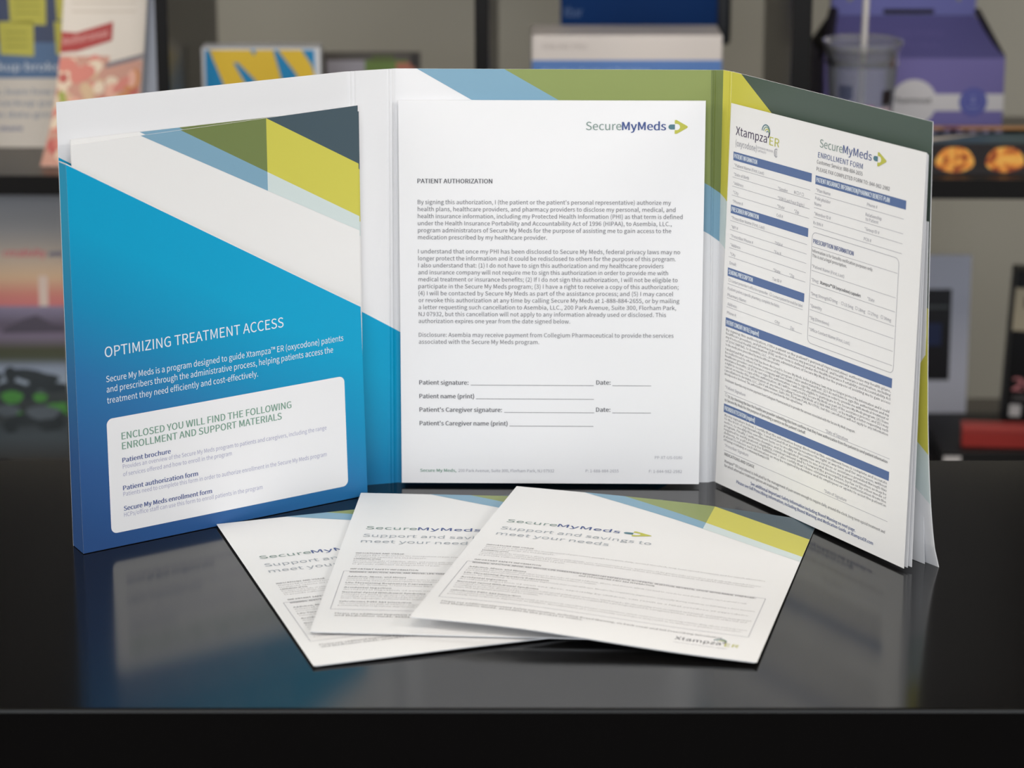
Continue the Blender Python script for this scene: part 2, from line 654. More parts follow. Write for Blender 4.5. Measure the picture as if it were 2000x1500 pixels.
sh = Sheet(pocket_f, frange(0, PL, 6), frange(0, 11, 8))
shape = [(0.014, 11 - pz(0)), (PL, 11 - pz(PL)), (PL, 10.98), (0.014, 10.98)]
sh.body(shape, CARD, 0.02)
sh.poly([(0.0, shape[0][1] + 0.022), (PL, shape[1][1] + 0.022), (PL, 10.98), (0.0, 10.98)], CYAN, 0.004,
        lambda u, v: ((pz(u) - (11 - v)) / 10.0, 0.5))
sh.rrect(0.835, 11 - 3.585, 8.22, 11 - 0.41, 0.17, mat('print_white_panel', (228, 228, 230), 0.45, 0.4), 0.007)
P = lambda body, u, z, w, cap, m, bold=0.0, res=3: sh.text(body, u, 11 - z, m, cap, w, bold, h=0.011, res=res)
P('OPTIMIZING TREATMENT ACCESS', 0.87, 5.265, 5.46, 0.275, T_WHITE, -0.008, 4)
P('Secure My Meds is a program designed to guide Xtampza™ ER (oxycodone) patients', 0.876, 4.592, 7.36, 0.165, T_WHITE, 0.0)
P('and prescribers through the administrative process, helping patients access the', 0.877, 4.31, 7.01, 0.165, T_WHITE, 0.0)
P('treatment they need efficiently and cost-effectively.', 0.874, 4.01, 4.59, 0.165, T_WHITE, 0.0)
P('ENCLOSED YOU WILL FIND THE FOLLOWING', 1.255, 2.958, 5.22, 0.19, T_GREEN, 0.02)
P('ENROLLMENT AND SUPPORT MATERIALS', 1.255, 2.685, 4.9, 0.19, T_GREEN, 0.02)
P('Patient brochure', 1.249, 2.325, 1.44, 0.125, T_NAVY, 0.028)
P('Provides an overview of the Secure My Meds program to patients and caregivers, including the range', 1.25, 2.152, 6.33, 0.115, T_LILAC)
P('of services offered and how to enroll in the program', 1.25, 1.941, 3.30, 0.115, T_LILAC)
P('Patient authorization form', 1.235, 1.555, 2.25, 0.125, T_NAVY, 0.028)
P('Patients need to complete this form in order to authorize enrollment in the Secure My Meds program', 1.231, 1.39, 6.32, 0.115, T_LILAC)
P('Secure My Meds enrollment form', 1.229, 0.986, 2.66, 0.125, T_NAVY, 0.028)
P('HCPs/office staff can use this form to enroll patients in the program', 1.226, 0.815, 4.24, 0.115, T_LILAC)
pocket = sh.build('left_pocket', folder)
# gusset
ga, gb = Vector(LO_B) + Vector((0.0, -0.012, 0)), PA + pd * 0.0
gd = gb - ga
gl = gd.length


def gus_f(u, v, h):
    n = Vector((gd.y, -gd.x, 0)).normalized()
    p = ga + gd * (u / gl) + n * h
    return (p.x + (1 - u / gl) * 0.09 * (11 - v) / 11, p.y, 11 - v)


g = Sheet(gus_f, frange(0, gl, 3), frange(0, 11, 16))
gs = [(0, 0.56), (gl, 0.50), (gl, 10.98), (0, 10.98)]
g.body(gs, CARD, 0.02)
g.poly([(0.0, 0.585), (gl + 0.004, 0.525), (gl + 0.004, 10.98), (0, 10.98)], CYAN, 0.004, lambda u, v: ((v - 0.5) / 10.0, 0.5))
g.build('gusset', pocket)
fl = MB()
q = [(-11.72, -5.27, 0.02), (-11.36, -5.96, 0.02), (-4.12, -0.92, 0.02), (-4.64, -0.14, 0.02)]
fl.face(q, CARD); fl.face([(x, y, 0.0) for x, y, z in q][::-1], CARD)
fl.build('pocket_floor', pocket)
# right pocket: a plain white flap behind the enrolment form
RPB, RPT = (10.80, -6.77, 0.01), (10.42, -7.40, 9.30)
sh = Sheet(bilin((5.96, 0.20, 0.01), RPB, (6.07, 0.03, 8.6), RPT, 8.5, 9.3, lambda u, v: 0.06 * sin(pi * (1 - v / 9.3) ** 0.7) * (u / 8.5) ** 2), frange(0, 8.5, 6), frange(0, 9.3, 10))
sh.body([(0, 0), (8.5, 0), (8.5, 9.3), (0, 9.3)], CARD, 0.015); sh.build('right_pocket', folder)

# ------------------------------------------------------------------ patient authorization sheet
c0 = Vector((-3.163, -0.03, 0.1))
yaw, lean = -0.0162, 0.0275
cw = Vector((cos(yaw), sin(yaw), 0))
cup = Vector((-sin(yaw) * sin(lean), cos(yaw) * sin(lean), cos(lean)))
cn = cw.cross(cup)


def auth_f(u, v, h):
    return tuple(c0 + cw * u + cup * (11 - v) + cn * h)


sh = Sheet(auth_f)
sh.body([(0, 0), (8.5, 0), (8.5, 11), (0, 11)], PAPER, 0.07)
program_logo(sh, 5.198, 0.817, 0.228, 2.21)
sh.text('PATIENT AUTHORIZATION', 0.52, 2.32, T_BOLD, 0.125, 2.08, 0.022)
AUTH1 = [('By signing this authorization, I (the patient or the patient\'s personal representative) authorize my', 7.06),
         ('health plans, healthcare providers, and pharmacy providers to disclose my personal, medical, and', 7.19),
         ('health insurance information, including my Protected Health Information (PHI) as that term is defined', 7.39),
         ('under the Health Insurance Portability and Accountability Act of 1996 (HIPAA), to Asembia, LLC.,', 7.09),
         ('program administrators of Secure My Meds for the purpose of assisting me to gain access to the', 7.08),
         ('medication prescribed by my healthcare provider.', 3.61)]
AUTH2 = [('I understand that once my PHI has been disclosed to Secure My Meds, federal privacy laws may no', 7.34),
         ('longer protect the information and it could be redisclosed to others for the purpose of this program.', 7.22),
         ('I also understand that: (1) I do not have to sign this authorization and my healthcare providers', 6.88),
         ('and insurance company will not require me to sign this authorization in order to provide me with', 7.01),
         ('medical treatment or insurance benefits; (2) If I do not sign this authorization, I will not be eligible to', 7.28),
         ('participate in the Secure My Meds program; (3) I have a right to receive a copy of this authorization;', 7.31),
         ('(4) I will be contacted by Secure My Meds as part of the assistance process; and (5) I may cancel', 7.16),
         ('or revoke this authorization at any time by calling Secure My Meds at 1-888-884-2655, or by mailing', 7.34),
         ('a letter requesting such cancellation to Asembia, LLC., 200 Park Avenue, Suite 300, Florham Park,', 7.25),
         ('NJ 07932, but this cancellation will not apply to any information already used or disclosed. This', 6.97),
         ('authorization expires one year from the date signed below.', 4.27)]
AUTH3 = [('Disclosure: Asembia may receive payment from Collegium Pharmaceutical to provide the services', 7.19),
         ('associated with the Secure My Meds program.', 3.40)]
for rows, v0 in ((AUTH1, 2.91), (AUTH2, 4.31), (AUTH3, 6.71)):
    for k, (s_, w_) in enumerate(rows):
        sh.text(s_, 0.52, v0 + 0.2 * k, T_BODY, 0.118, w_, 0.004)
for s_, w_, v, lu, lw, date in (('Patient signature:', 1.39, 8.10, 1.98, 3.49, True), ('Patient name (print)', 1.55, 8.50, 2.13, 3.35, False),
                                ('Patient\'s Caregiver signature:', 2.34, 8.895, 2.93, 2.56, True), ('Patient\'s Caregiver name (print)', 2.50, 9.295, 3.08, 2.39, False)):
    sh.text(s_, 0.525, v, T_BOLD, 0.125, w_, 0.022)
    sh.rline(lu, lu + lw, v + 0.012, T_BODY, 0.014)
    if date:
        sh.text('Date:', 5.545, v - 0.02, T_BOLD, 0.125, 0.40, 0.022)
        sh.rline(6.0, 7.1, v + 0.012, T_BODY, 0.014)
sh.text('PP-XT-US-0180', 7.23, 10.26, T_PALE, 0.085, 0.78)
sh.text('Secure My Meds,', 0.53, 10.67, T_GREEN, 0.088, 1.03, 0.03)
sh.text('200 Park Avenue, Suite 300, Florham Park, NJ 07932', 1.62, 10.67, T_PALE, 0.085, 2.74)
sh.text('P: 1-888-884-2655', 5.26, 10.665, T_PALE, 0.085, 0.94)
sh.text('F: 1-844-982-2982', 7.07, 10.67, T_PALE, 0.085, 0.94)
tag(sh.build('authorization_form'), 'white patient authorization sheet with signature lines on the folder\'s middle panel', 'paper form')

# ------------------------------------------------------------------ enrolment forms in the right pocket
FBL, FBR = Vector((5.819, 0.023, 0.10)), Vector((10.168, -7.381, 0.10))
FTL, FTR = Vector((6.021, -0.117, 11.08)), Vector((10.277, -7.571, 11.08))
fnv = Vector((0.862, 0.506, 0))


def form_body(off_t, off_b, drop, wide, name, label):
    f = bilin(FBL + fnv * off_t, FBR + fnv * off_b + Vector((0.506, -0.862, 0)) * wide, FTL + fnv * off_t - Vector((0, 0, drop)),
              FTR + fnv * off_t - Vector((0, 0, drop)), 8.5, 11)
    s = Sheet(f)
    s.body([(0, 0), (8.5, 0), (8.5, 11), (0, 11)], PAPER, 0.012)
    o = s.build(name)
    return tag(o, label, 'paper form', 'enrollment forms in the right pocket')


ff = Sheet(bilin(FBL, FBR, FTL, FTR, 8.5, 11))
ff.body([(0, 0), (8.5, 0), (8.5, 11), (0, 11)], PAPER_B, 0.012)
drug_logo(ff, 0.29, 0.84, 0.24, 2.03)
ff.text('(oxycodone)', 0.30, 1.15, T_PALE, 0.17, 1.0)
ff.text('EXTENDED-RELEASE', 1.34, 1.05, T_PALE, 0.055, 0.72)
ff.text('CAPSULES', 1.34, 1.14, T_PALE, 0.055, 0.4)
ff.text('C', 2.1, 1.16, T_PALE, 0.24, 0.16)
ff.text('II', 2.17, 1.12, T_PALE, 0.14, 0.06)


def bar(u0, u1, v0, v1, label, w, cap=0.125):
    ff.rect(u0, v0, u1, v1, T_BLUEBAR, 0.004)
    ff.text(label, u0 + 0.05, v1 - 0.065, T_WHITE, cap, w, 0.03)


F = lambda s_, u, v, m=T_PALE, cap=0.085, w=None, bold=0.0: ff.text(s_, u, v, m, cap, w, bold)
R = lambda u0, u1, v: ff.rline(u0, u1, v, T_PALE, 0.011)
bar(0.22, 3.83, 1.32, 1.56, 'PATIENT INFORMATION', 1.08)
for k, s_ in enumerate(('*Patient Name (First, Last)', '*Date of Birth', '*Address', '*City', '*Phone #')):
    v = 1.73 + 0.255 * k
    F(s_, 0.28, v)
    if k < 4:
        R(0.22, 3.80, v + 0.05)
for s_, u, v in (('*Gender', 2.36, 2.02), ('M ☐  F ☐', 3.09, 2.0), ('*SSN (Last Four Digits)', 2.37, 2.28), ('*State', 2.36, 2.51), ('*Zip', 3.13, 2.51), ('Cell #', 2.35, 2.76)):
    F(s_.replace('☐', '   '), u, v)
for u, v in ((3.2, 2.0), (3.43, 2.0)):
    ff.rframe(u, v - 0.09, u + 0.09, v, 0.012, 0.01, T_PALE)
bar(0.20, 3.79, 2.82, 3.06, 'PRESCRIBER INFORMATION', 1.28)
for k, s_ in enumerate(('*Prescriber Name (First, Last)', '*NPI #', '*Prescriber Phone #', '*Address', '*City', 'Email:')):
    v = 3.22 + 0.258 * k
    F(s_, 0.26, v)
    if k < 5:
        R(0.20, 3.77, v + 0.05)
for s_, u, v in (('*DEA #', 2.33, 3.54), ('*Fax #', 2.31, 3.79), ('*State', 2.31, 4.30), ('*Zip', 3.05, 4.29), ('Tax ID #', 2.29, 4.55)):
    F(s_, u, v)
bar(0.18, 3.75, 4.62, 4.86, 'SENDING PRESCRIPTION', 1.15)
for u in (0.24, 2.2):
    ff.rframe(u, 4.92, u + 0.09, 5.01, 0.012, 0.01, T_PALE)
F('Contact prescriber\'s office to e-prescribe', 0.38, 5.01, T_PALE, 0.08, 1.72)
F('Contact patient for mail/fax label', 2.34, 5.02, T_PALE, 0.08, 1.36)
R(0.2, 3.72, 5.08)
F('If patient prefers a specific pharmacy, complete the fields:', 0.22, 5.25, T_PALE, 0.08, 2.45)
F('Pharmacy Name:', 0.22, 5.44)
R(0.2, 3.72, 5.49)
F('Address:', 0.24, 5.70)
R(0.2, 3.72, 5.75)
F('Phone #:', 0.23, 5.95); F('City:', 2.49, 5.71); F('Zip:', 3.19, 5.73)
program_logo(ff, 4.12, 0.565, 0.215, 2.21, bold=0.0)
F('ENROLLMENT FORM', 4.07, 0.845, T_NAVY, 0.14, 1.91)
F('Customer Service: 888-884-2655', 4.03, 1.015, T_BODY, 0.1, 1.96)
F('PLEASE FAX COMPLETED FORM TO: 844-982-2982', 4.03, 1.21, T_BODY, 0.1, 3.10)
bar(4.0, 7.81, 1.34, 1.575, 'PATIENT INSURANCE INFORMATION/PHARMACY BENEFIT PLAN', 3.1)
for s_, u, v in (('*Plan Name', 4.05, 1.77), ('Policyholder', 4.03, 1.99), ('Name', 4.01, 2.14), ('*Member ID #', 4.02, 2.41), ('Rx BIN #', 4.0, 2.66),
                 ('Phone #', 6.24, 1.76), ('Relationship', 6.2, 2.03), ('to Patient', 6.21, 2.15), ('*Group ID #', 6.19, 2.41), ('PCN #', 6.18, 2.68)):
    F(s_, u, v)
for v in (1.83, 2.21, 2.47, 2.73):
    R(4.0, 7.75, v)
ff.rframe(3.97, 2.87, 7.66, 5.93, 0.16, 0.014, T_PALE)
F('PRESCRIPTION INFORMATION', 4.04, 3.175, T_NAVY, 0.12, 1.74, 0.02)
R(4.0, 7.62, 3.27)
F('Information is for benefits verification purposes only.', 4.02, 3.42, T_BODY, 0.085, 2.6)
F('This is not a legal prescription.', 4.02, 3.55, T_BODY, 0.085, 1.5)
for s_, v in (('*Patient Name (First, Last)', 3.84), ('*Drug:', 4.21), ('*Drug Strength:', 4.59), ('*Quantity', 4.92), ('*Sig (Directions)', 5.26), ('*Office Contact Name (First, Last)', 5.58)):
    F(s_, 4.03, v)
    if v < 5.5:
        R(4.02, 7.6, v + 0.08)
R(4.02, 7.6, 5.72)
F('Xtampza™ ER (oxycodone) capsules', 4.42, 4.21, T_BOLD, 0.085, 1.75, 0.02)
F('*Date', 6.45, 4.22)
for u, s_ in ((4.85, '9mg'), (5.37, '13.5mg'), (5.97, '18mg'), (6.5, '27mg'), (7.04, '36mg')):
    ff.rframe(u, 4.49, u + 0.09, 4.58, 0.012, 0.01, T_PALE)
    F(s_, u + 0.13, 4.585)
bar(0.18, 7.63, 6.06, 6.32, 'PATIENT CONSENT ON FILE (required)', 1.55)
consent = ' '.join(a for a, _ in AUTH1), ' '.join(a for a, _ in AUTH2)


def flow(text, u, v, w, n, pitch, cap, last=1.0, m=T_BODY):
    words = text.split()
    tot = len(text)
    per = tot / (n - 1 + last)
    k, line, used = 0, [], 0
    rows = []
    for wd in words:
        if used + len(wd) > per and len(rows) < n - 1:
            rows.append(' '.join(line)); line = []; used = 0
        line.append(wd); used += len(wd) + 1
    rows.append(' '.join(line))
    for k, r_ in enumerate(rows):
        ww = w if k < len(rows) - 1 else w * min(1.0, last)
        ff.text(r_, u, v + pitch * k, m, cap, ww, h=0.008, res=1)


flow(consent[0], 0.23, 6.44, 7.38, 5, 0.108, 0.07, 0.35)
flow(consent[1], 0.23, 7.0, 7.35, 8, 0.104, 0.07, 0.5)
F(AUTH3[0][0] + ' ' + AUTH3[1][0], 0.28, 7.9, T_BODY, 0.07, 5.95)
F('*Patient Signature', 0.29, 8.12); F('*Date of Signature', 4.96, 8.2); R(0.26, 7.7, 8.22)
ff.rframe(0.31, 8.25, 0.4, 8.34, 0.012, 0.01, T_PALE)
F('Or, by checking the box the healthcare provider submitting this form confirms that they have authorization from the patient to send patient information', 0.45, 8.36, T_BOLD, 0.08, 7.17, 0.01)
F('to Secure My Meds for the purpose of providing a service on the patient\'s behalf.', 0.30, 8.49, T_BOLD, 0.08, 3.8, 0.01)
bar(0.27, 7.71, 8.57, 8.82, 'PROVIDER ATTESTATION (required)', 1.45)
flow('By my signature below, I certify that the information being disclosed in this enrollment form is complete and accurate to the best of my knowledge. I understand that Asembia '
     'reserves the right at any time and for any reason, without notice, to modify this enrollment form or to modify or discontinue any services or assistance provided through this '
     'program. Finally, I authorize Asembia and its designated agents to use and disclose my patient information as may be required to verify patient eligibility, reimbursement and to forward the '
     'prescription, by fax or by other mode of delivery, to a pharmacy for fulfillment. I also certify that I have obtained the necessary authorization from the patient to release such information '
     'as may be required by Asembia and its employees or agents to assist the patient in obtaining or initiating or continuing Xtampza ER.', 0.33, 8.93, 7.32, 8, 0.104, 0.07, 0.3)
F('*Prescriber Signature', 0.39, 9.82); F('*Date of Signature', 5.03, 9.88); R(0.36, 7.75, 9.93)
F('INDICATIONS AND USAGE', 0.40, 10.08, T_BOLD, 0.085, 1.44, 0.012)
F('Xtampza™ ER (oxycodone) is indicated for the management of pain severe enough to require daily, around-the-clock, long-term opioid treatment and', 0.41, 10.28, T_BODY, 0.08, 7.26)
F('for which alternative treatment options are inadequate.', 0.42, 10.41, T_BODY, 0.08, 2.6)
F('See additional Important Safety Information including Boxed Warning on next page.', 1.70, 10.60, T_NAVY, 0.09, 4.75, 0.02)
F('Please see full Prescribing Information, including Boxed Warning and Medication Guide, at XtampzaER.com', 1.03, 10.74, T_NAVY, 0.09, 6.18, 0.02)
tag(ff.build('enrollment_form'), 'front enrollment form with blue heading bars, standing in the right pocket', 'paper form', 'enrollment forms in the right pocket')
form_body(0.03, 0.12, 0.03, 0.0, 'enrollment_form', 'second white sheet edging out behind the front enrollment form')
form_body(0.06, 0.24, 0.06, 0.02, 'enrollment_form', 'rearmost white sheet of the enrollment form stack, nearest the folder panel')


# ------------------------------------------------------------------ brochures
def cover_bands(s, ol=OLIVE):
    """diagonal bands in the top right corner of a brochure cover"""
    q = 0.535
    full = [(0, 0), (8.5, 0), (8.5, 11), (0, 11)]
    def seg(poly, *hp):
        for a, b_, c in hp:
            poly = clip(poly, a, b_, c)
        return poly
    A = (q, -1, -q * 1.95)      # above the lowest line
    B = (-0.574, 1, 0.574 * 3.1)
    B2 = (0.574, -1, -0.574 * 3.1)
    Cc = (-0.568, 1, 0.568 * 5.65)
    C2 = (0.568, -1, -0.568 * 5.65)
    Lf, Rt = (-1, 0, 5.65), (1, 0, -5.65)
    s.poly(seg(full, A, B, Lf), BLUE); s.poly(seg(full, B2, Lf), ol)
    s.poly(seg(full, C2, Rt), SLATE); s.poly(seg(full, Cc, B2, Rt), YELLOW); s.poly(seg(full, B, A, Rt), PALE)


SMALL = [
    (5.25, 1.27, 'INDICATIONS AND USAGE', 1), (5.40, 7.4, 'Xtampza ER is indicated for the management of pain severe enough to require daily, around-the-clock, long-term opioid treatment and for which alternative', 0),
    (5.55, 1.9, 'treatment options are inadequate.', 0), (5.70, 0.7, 'Limitations of Use', 1),
    (5.84, 7.35, 'Because of the risks of addiction, abuse, and misuse with opioids, even at recommended doses, and because of the greater risks of overdose and death with extended-release', 0),
    (5.97, 7.2, 'opioid formulations, reserve Xtampza ER for use in patients for whom alternative treatment options are ineffective, not tolerated, or would be otherwise inadequate', 0),
    (6.11, 2.3, 'to provide sufficient management of pain.', 0),
    (6.50, 1.75, 'IMPORTANT SAFETY INFORMATION', 1),
    (6.74, 7.35, 'WARNING: ADDICTION, ABUSE, AND MISUSE; LIFE-THREATENING RESPIRATORY DEPRESSION; ACCIDENTAL INGESTION; NEONATAL OPIOID WITHDRAWAL SYNDROME;', 2),
    (6.90, 1.95, 'and CYTOCHROME P450 3A4 INTERACTION', 3),
    (7.08, 1.5, 'Addiction, Abuse, and Misuse', 1), (7.22, 7.2, 'Xtampza ER exposes patients and other users to the risks of opioid addiction, abuse, and misuse, which can lead to overdose and death. Assess each patient\'s risk', 0),
    (7.36, 3.4, 'prior to prescribing, and monitor all patients regularly for the development of these behaviors or conditions.', 0),
    (7.55, 2.2, 'Life-Threatening Respiratory Depression', 1), (7.69, 7.5, 'Serious, life-threatening, or fatal respiratory depression may occur with use. Monitor for respiratory depression, especially during initiation or following a dose increase.', 0),
    (7.90, 1.2, 'Accidental Ingestion', 1), (8.04, 7.4, 'Accidental ingestion of even one dose, especially by children, can result in a fatal overdose of oxycodone.', 0),
    (8.25, 2.1, 'Neonatal Opioid Withdrawal Syndrome', 1), (8.39, 7.5, 'Prolonged use during pregnancy can result in neonatal opioid withdrawal syndrome, which may be life-threatening if not recognized and treated, and requires management', 0),
    (8.53, 7.4, 'according to protocols developed by neonatology experts. If opioid use is required for a prolonged period in a pregnant woman, advise the patient of the risk and', 0),
    (8.67, 2.2, 'ensure that appropriate treatment will be available.', 0),
    (8.92, 1.8, 'Cytochrome P450 3A4 Interaction', 1), (9.06, 7.5, 'The concomitant use with all inhibitors may result in an increase in oxycodone plasma concentrations, which could increase or prolong adverse drug effects and may cause', 0),
    (9.20, 7.4, 'potentially fatal respiratory depression. In addition, discontinuation of a concomitantly used inducer may result in an increase in plasma concentration.', 0),
    (9.78, 7.0, 'Please see additional Important Safety Information, including Boxed Warning, on back cover and full Prescribing Information', 1), (9.92, 3.6, 'and Medication Guide, available in the pocket or online.', 1)]


def cover_text(s):
    program_logo(s, 0.49, 3.22, 0.24, 3.12, bold=0.0)
    s.text('Support and savings to', 0.48, 3.86, T_MIST, 0.235, 4.1, 0.0, res=3)
    s.text('meet your needs', 0.48, 4.34, T_MIST, 0.235, 3.05, 0.0, res=3)
    for v, w, body, kind in SMALL:
        u = 0.46
        if kind == 3:
            u = 4.27 - w / 2
        s.text(body, u, v, T_FINE_B if kind else T_FINE, 0.082 if kind else 0.075, w, 0.02 if kind else 0.0, res=1)
    s.rframe(0.30, 6.62, 8.06, 9.45, 0.02, 0.013, T_PALE)
    drug_logo(s, 6.38, 10.22, 0.2, 1.55, True)
    s.text('(oxycodone) extended-release capsules', 6.38, 10.42, T_PALE, 0.06, 1.3, res=1)


UB, VB = frange(0, 8.5, 14), frange(0, 11, 14)


def flat_brochure(name, o, a, zf, label, group):
    root = thing(name, (o[0] + 4.25 * cos(a) + 5.5 * sin(a), o[1] + 4.25 * sin(a) - 5.5 * cos(a), 0), label, 'brochure', group)

    def mk(lift):
        def f(u, v, h):
            return (o[0] + u * cos(a) + v * sin(a), o[1] + u * sin(a) - v * cos(a), zf(u, v) - lift + h)
        return f
    s = Sheet(mk(0.0), UB, VB)
    s.body([(0, 0), (8.5, 0), (8.5, 11), (0, 11)], PAPER_B, 0.01)
    cover_bands(s)
    cover_text(s)
    s.build('front_cover', root)
    for k, lift in enumerate((0.018, 0.034)):
        s = Sheet(mk(lift), UB[::2], VB[::2])
        e = 0.03 * (k + 1)
        s.body([(e, 0.01), (8.5 - e, 0.01), (8.5 - e, 11 - e * 0.5), (e, 11 - e * 0.5)], PAPER, 0.01)
        s.build('inner_page', root)
    return root


GB = 'patient brochures fanned on the table'
flat_brochure('brochure', (-8.085, -3.686), 0.3148, lambda u, v: 0.075 + 0.02 * sin(pi * u / 8.5), 'white brochure at the bottom of the table fan, at its left end under the others', GB)
flat_brochure('brochure', (-4.268, -1.225), -0.058, lambda u, v: 0.18 + 0.002 * v + 0.01 * sin(pi * v / 11) - 0.005 * u, 'white brochure in the middle of the table fan, between the other two', GB)
flat_brochure('brochure', (0.121, -1.332), -0.240, lambda u, v: 0.12 + 0.29 * (1 - u / 8.5) ** 1.0 + 0.009 * v * (1 - u / 8.5) + 0.05 * sin(pi * u / 8.5) + 0.04 * sin(pi * u / 4.25) * (v / 11) - 0.085 * max(0, u / 8.5 - 0.6) / 0.4 * (1 - v / 11),
              'white brochure on top of the table fan, its yellow and slate corner beside the forms', GB)

# brochures standing in the left pocket
QA, QB = Vector((-11.29, -5.51, 0.05)), Vector((-4.60, -0.44, 0.05))
qd = (Vector((-4.231, -0.168, 0)) - Vector((-11.299, -5.516, 0))).normalized()
qn = Vector((qd.y, -qd.x, 0))


def pocket_brochure(off, du, tilt, ztop, width, label):
    ct, st = cos(tilt), sin(tilt)
    o = Vector((-11.285, -5.505, 0)) + qn * off

    def f(u, v, h):
        uu, vv = u + du, v - u * st
        p = o + qd * uu + qn * h
        return (p.x, p.y, ztop - vv)
    s = Sheet(f)
    k = width / 8.5
    s.body([(0, 0), (width, 0), (width, 10.8), (0, 10.8)], PAPER_B, 0.03)
    sub = Sheet(lambda u, v, h: f(u * k, v, h))
    cover_bands(sub, OLIVE_D)
    for i, fc in enumerate(sub.f):
        s.face([sub.v[j] for j in fc], sub.mats[sub.m[i]])
    o_ = s.build('brochure')
    return tag(o_, label, 'brochure', 'patient brochures in the left pocket')


pocket_brochure(0.13, -0.07, 0.0155, 10.915, 8.80, 'front brochure with olive, yellow and slate bands in the left pocket')
pocket_brochure(0.06, 0.0, 0.0, 10.87, 8.81, 'middle brochure in the left pocket, its slate corner edging out behind the front one')
pocket_brochure(-0.01, 0.0, -0.006, 11.03, 8.74, 'rearmost brochure in the left pocket, its top edge just showing')

# ------------------------------------------------------------------ things on the upper shelf
GAIN = 1.25
SHELF += 0.015     # a hair of clearance above the boards
LOW += 0.015
def plane_f(x0, z1, y, lean_=0.0, yaw_=0.0, roll=0.0):
    """a standing face: u right from x0, v down from z1, facing the room (-Y)"""
    cy_, sy_ = cos(yaw_), sin(yaw_)
    def f(u, v, h):
        uu, vv = u * cos(roll) + v * sin(roll), v * cos(roll) - u * sin(roll)
        hh = h - (-vv) * 0 
        d = -h + (-vv) * sin(lean_) * 1.0
        return (x0 + uu * cy_ + h * sy_, y + uu * sy_ - h * cy_ - vv * sin(lean_), z1 - vv * cos(lean_))
    return f


NAVY = mat('print_navy', (38, 50, 84), 0.4, 0.4, noise=0.25, scale=30)
STICKY = mat('print_sticky_yellow', (190, 182, 84), 0.6, 0.2)
POSTER_BLUE = mat('print_slate_blue', (82, 108, 142), 0.45, 0.3)
CREAM = mat('print_cream', (206, 196, 184), 0.5, 0.3)

# tent card with sticky notes
tc = thing('display_card', (-22.5, 43, SHELF), 'blue and cream display card with yellow sticky notes on the upper shelf', 'card')
s = Sheet(plane_f(-26.5, 10.6, 44.2, 0.17))
hgt = 8.78
s.body([(0, 0), (7.35, 0), (7.35, hgt), (0, hgt)], CREAM, 0.08)
s.rect(0, 0, 7.35, 4.2, NAVY)
s.rect(0, 4.2, 7.35, 5.75, POSTER_BLUE)
for u, v, ww, hh in ((4.45, 1.85, 1.65, 1.6), (4.0, 3.3, 1.55, 1.5), (6.5, 1.8, 0.85, 1.5), (6.45, 3.3, 0.9, 1.5), (1.4, 2.2, 1.6, 1.6)):
    s.poly([(u, v), (u + ww, v - 0.05), (u + ww, v + hh), (u + 0.08, v + hh - 0.08)], STICKY, 0.008)
    for k in range(3):
        s.rline(u + 0.3, u + ww - 0.25, v + 0.45 + 0.3 * k, mat('ink_olive', (150, 144, 64), 0.6, 0.2), 0.07, 0.012)
INK_W = mat('ink_offwhite', (196, 200, 206), 0.5, 0.3)
s.text('backup broken?', 3.0, 5.42, INK_W, 0.34, 4.3, 0.02)
INK_S = mat('ink_blue_grey', (122, 132, 150), 0.6, 0.2)
for body, v in (('Too slow, learn how to', 6.45), ('fix the backup path', 6.95), ('as fast as data grows', 7.45)):
    s.text(body, 2.2, v, INK_S, 0.24, 4.6, 0.02)
s.text('Read more', 2.9, 8.05, T_NAVY, 0.24, 2.1, 0.03)
s.build('front_face', tc)
e = MB(); e.box(-24.5, -22.5, 44.55, 44.62, SHELF, 8, CREAM); e.box(-24.4, -22.6, 44.0, 46.4, SHELF, SHELF + 0.05, CREAM); e.build('easel_foot', tc)

# food pamphlet
FOOD = mat('print_terracotta', (188, 140, 122), 0.45, 0.3)
pm = thing('pamphlet', (-17.4, 39, SHELF), 'cream pamphlet with red banner and pasta picture beside the sticky-note card', 'pamphlet')
PU, PV = frange(0, 3.75, 6), frange(0, 8.7, 12)


def pam_f(u, v, h):
    t_ = v / 8.7
    x = -18.72 + u * (0.94 - 0.03 * t_) - 0.55 * t_ - 0.75 * t_ ** 3 * (1 - u / 5.0)
    y = 39.2 - 0.9 * t_ + 0.35 * (u / 3.75 - 0.5) ** 2 - h
    return (x, y, 10.62 - v)


s = Sheet(pam_f, PU, PV)
s.body([(0, 0), (3.75, 0), (3.75, 8.67), (0, 8.67)], CREAM, 0.02)
s.rect(0, 4.05, 3.72, 8.66, FOOD)
s.poly([(2.25, 3.3), (3.75, 2.8), (3.75, 4.2), (2.25, 4.35)], CREAM, 0.006)
s.poly([(2.1, 4.35), (3.75, 3.95), (3.75, 4.15), (2.1, 4.55)], mat('print_grey', (120, 112, 116), 0.5, 0.3), 0.008)
s.poly([(0, 3.05), (0.7, 3.08), (2.3, 2.62), (2.3, 3.4), (0.8, 3.85), (0, 3.92)], mat('print_brick_red', (160, 62, 58), 0.45, 0.3), 0.024)
s.text('Mediterranean', 0.12, 3.62, mat('ink_rose', (226, 180, 172), 0.5, 0.3), 0.3, 2.05, 0.0, h=0.03, rot=-0.2)
for v in (1.55, 1.85, 2.2):
    s.rline(0.4, 3.3, v, mat('ink_cream_grey', (190, 178, 164), 0.6, 0.2), 0.08)
FOODS = [mat('print_shrimp_%s' % n, c, 0.45, 0.3) for n, c in (('pink', (200, 124, 110)), ('rose', (178, 92, 84)), ('cream', (214, 194, 170)), ('blush', (212, 160, 140)),
                                                              ('sand', (198, 168, 134)), ('olive', (150, 152, 88)), ('amber', (192, 128, 76)))]
rr = random.Random(11)
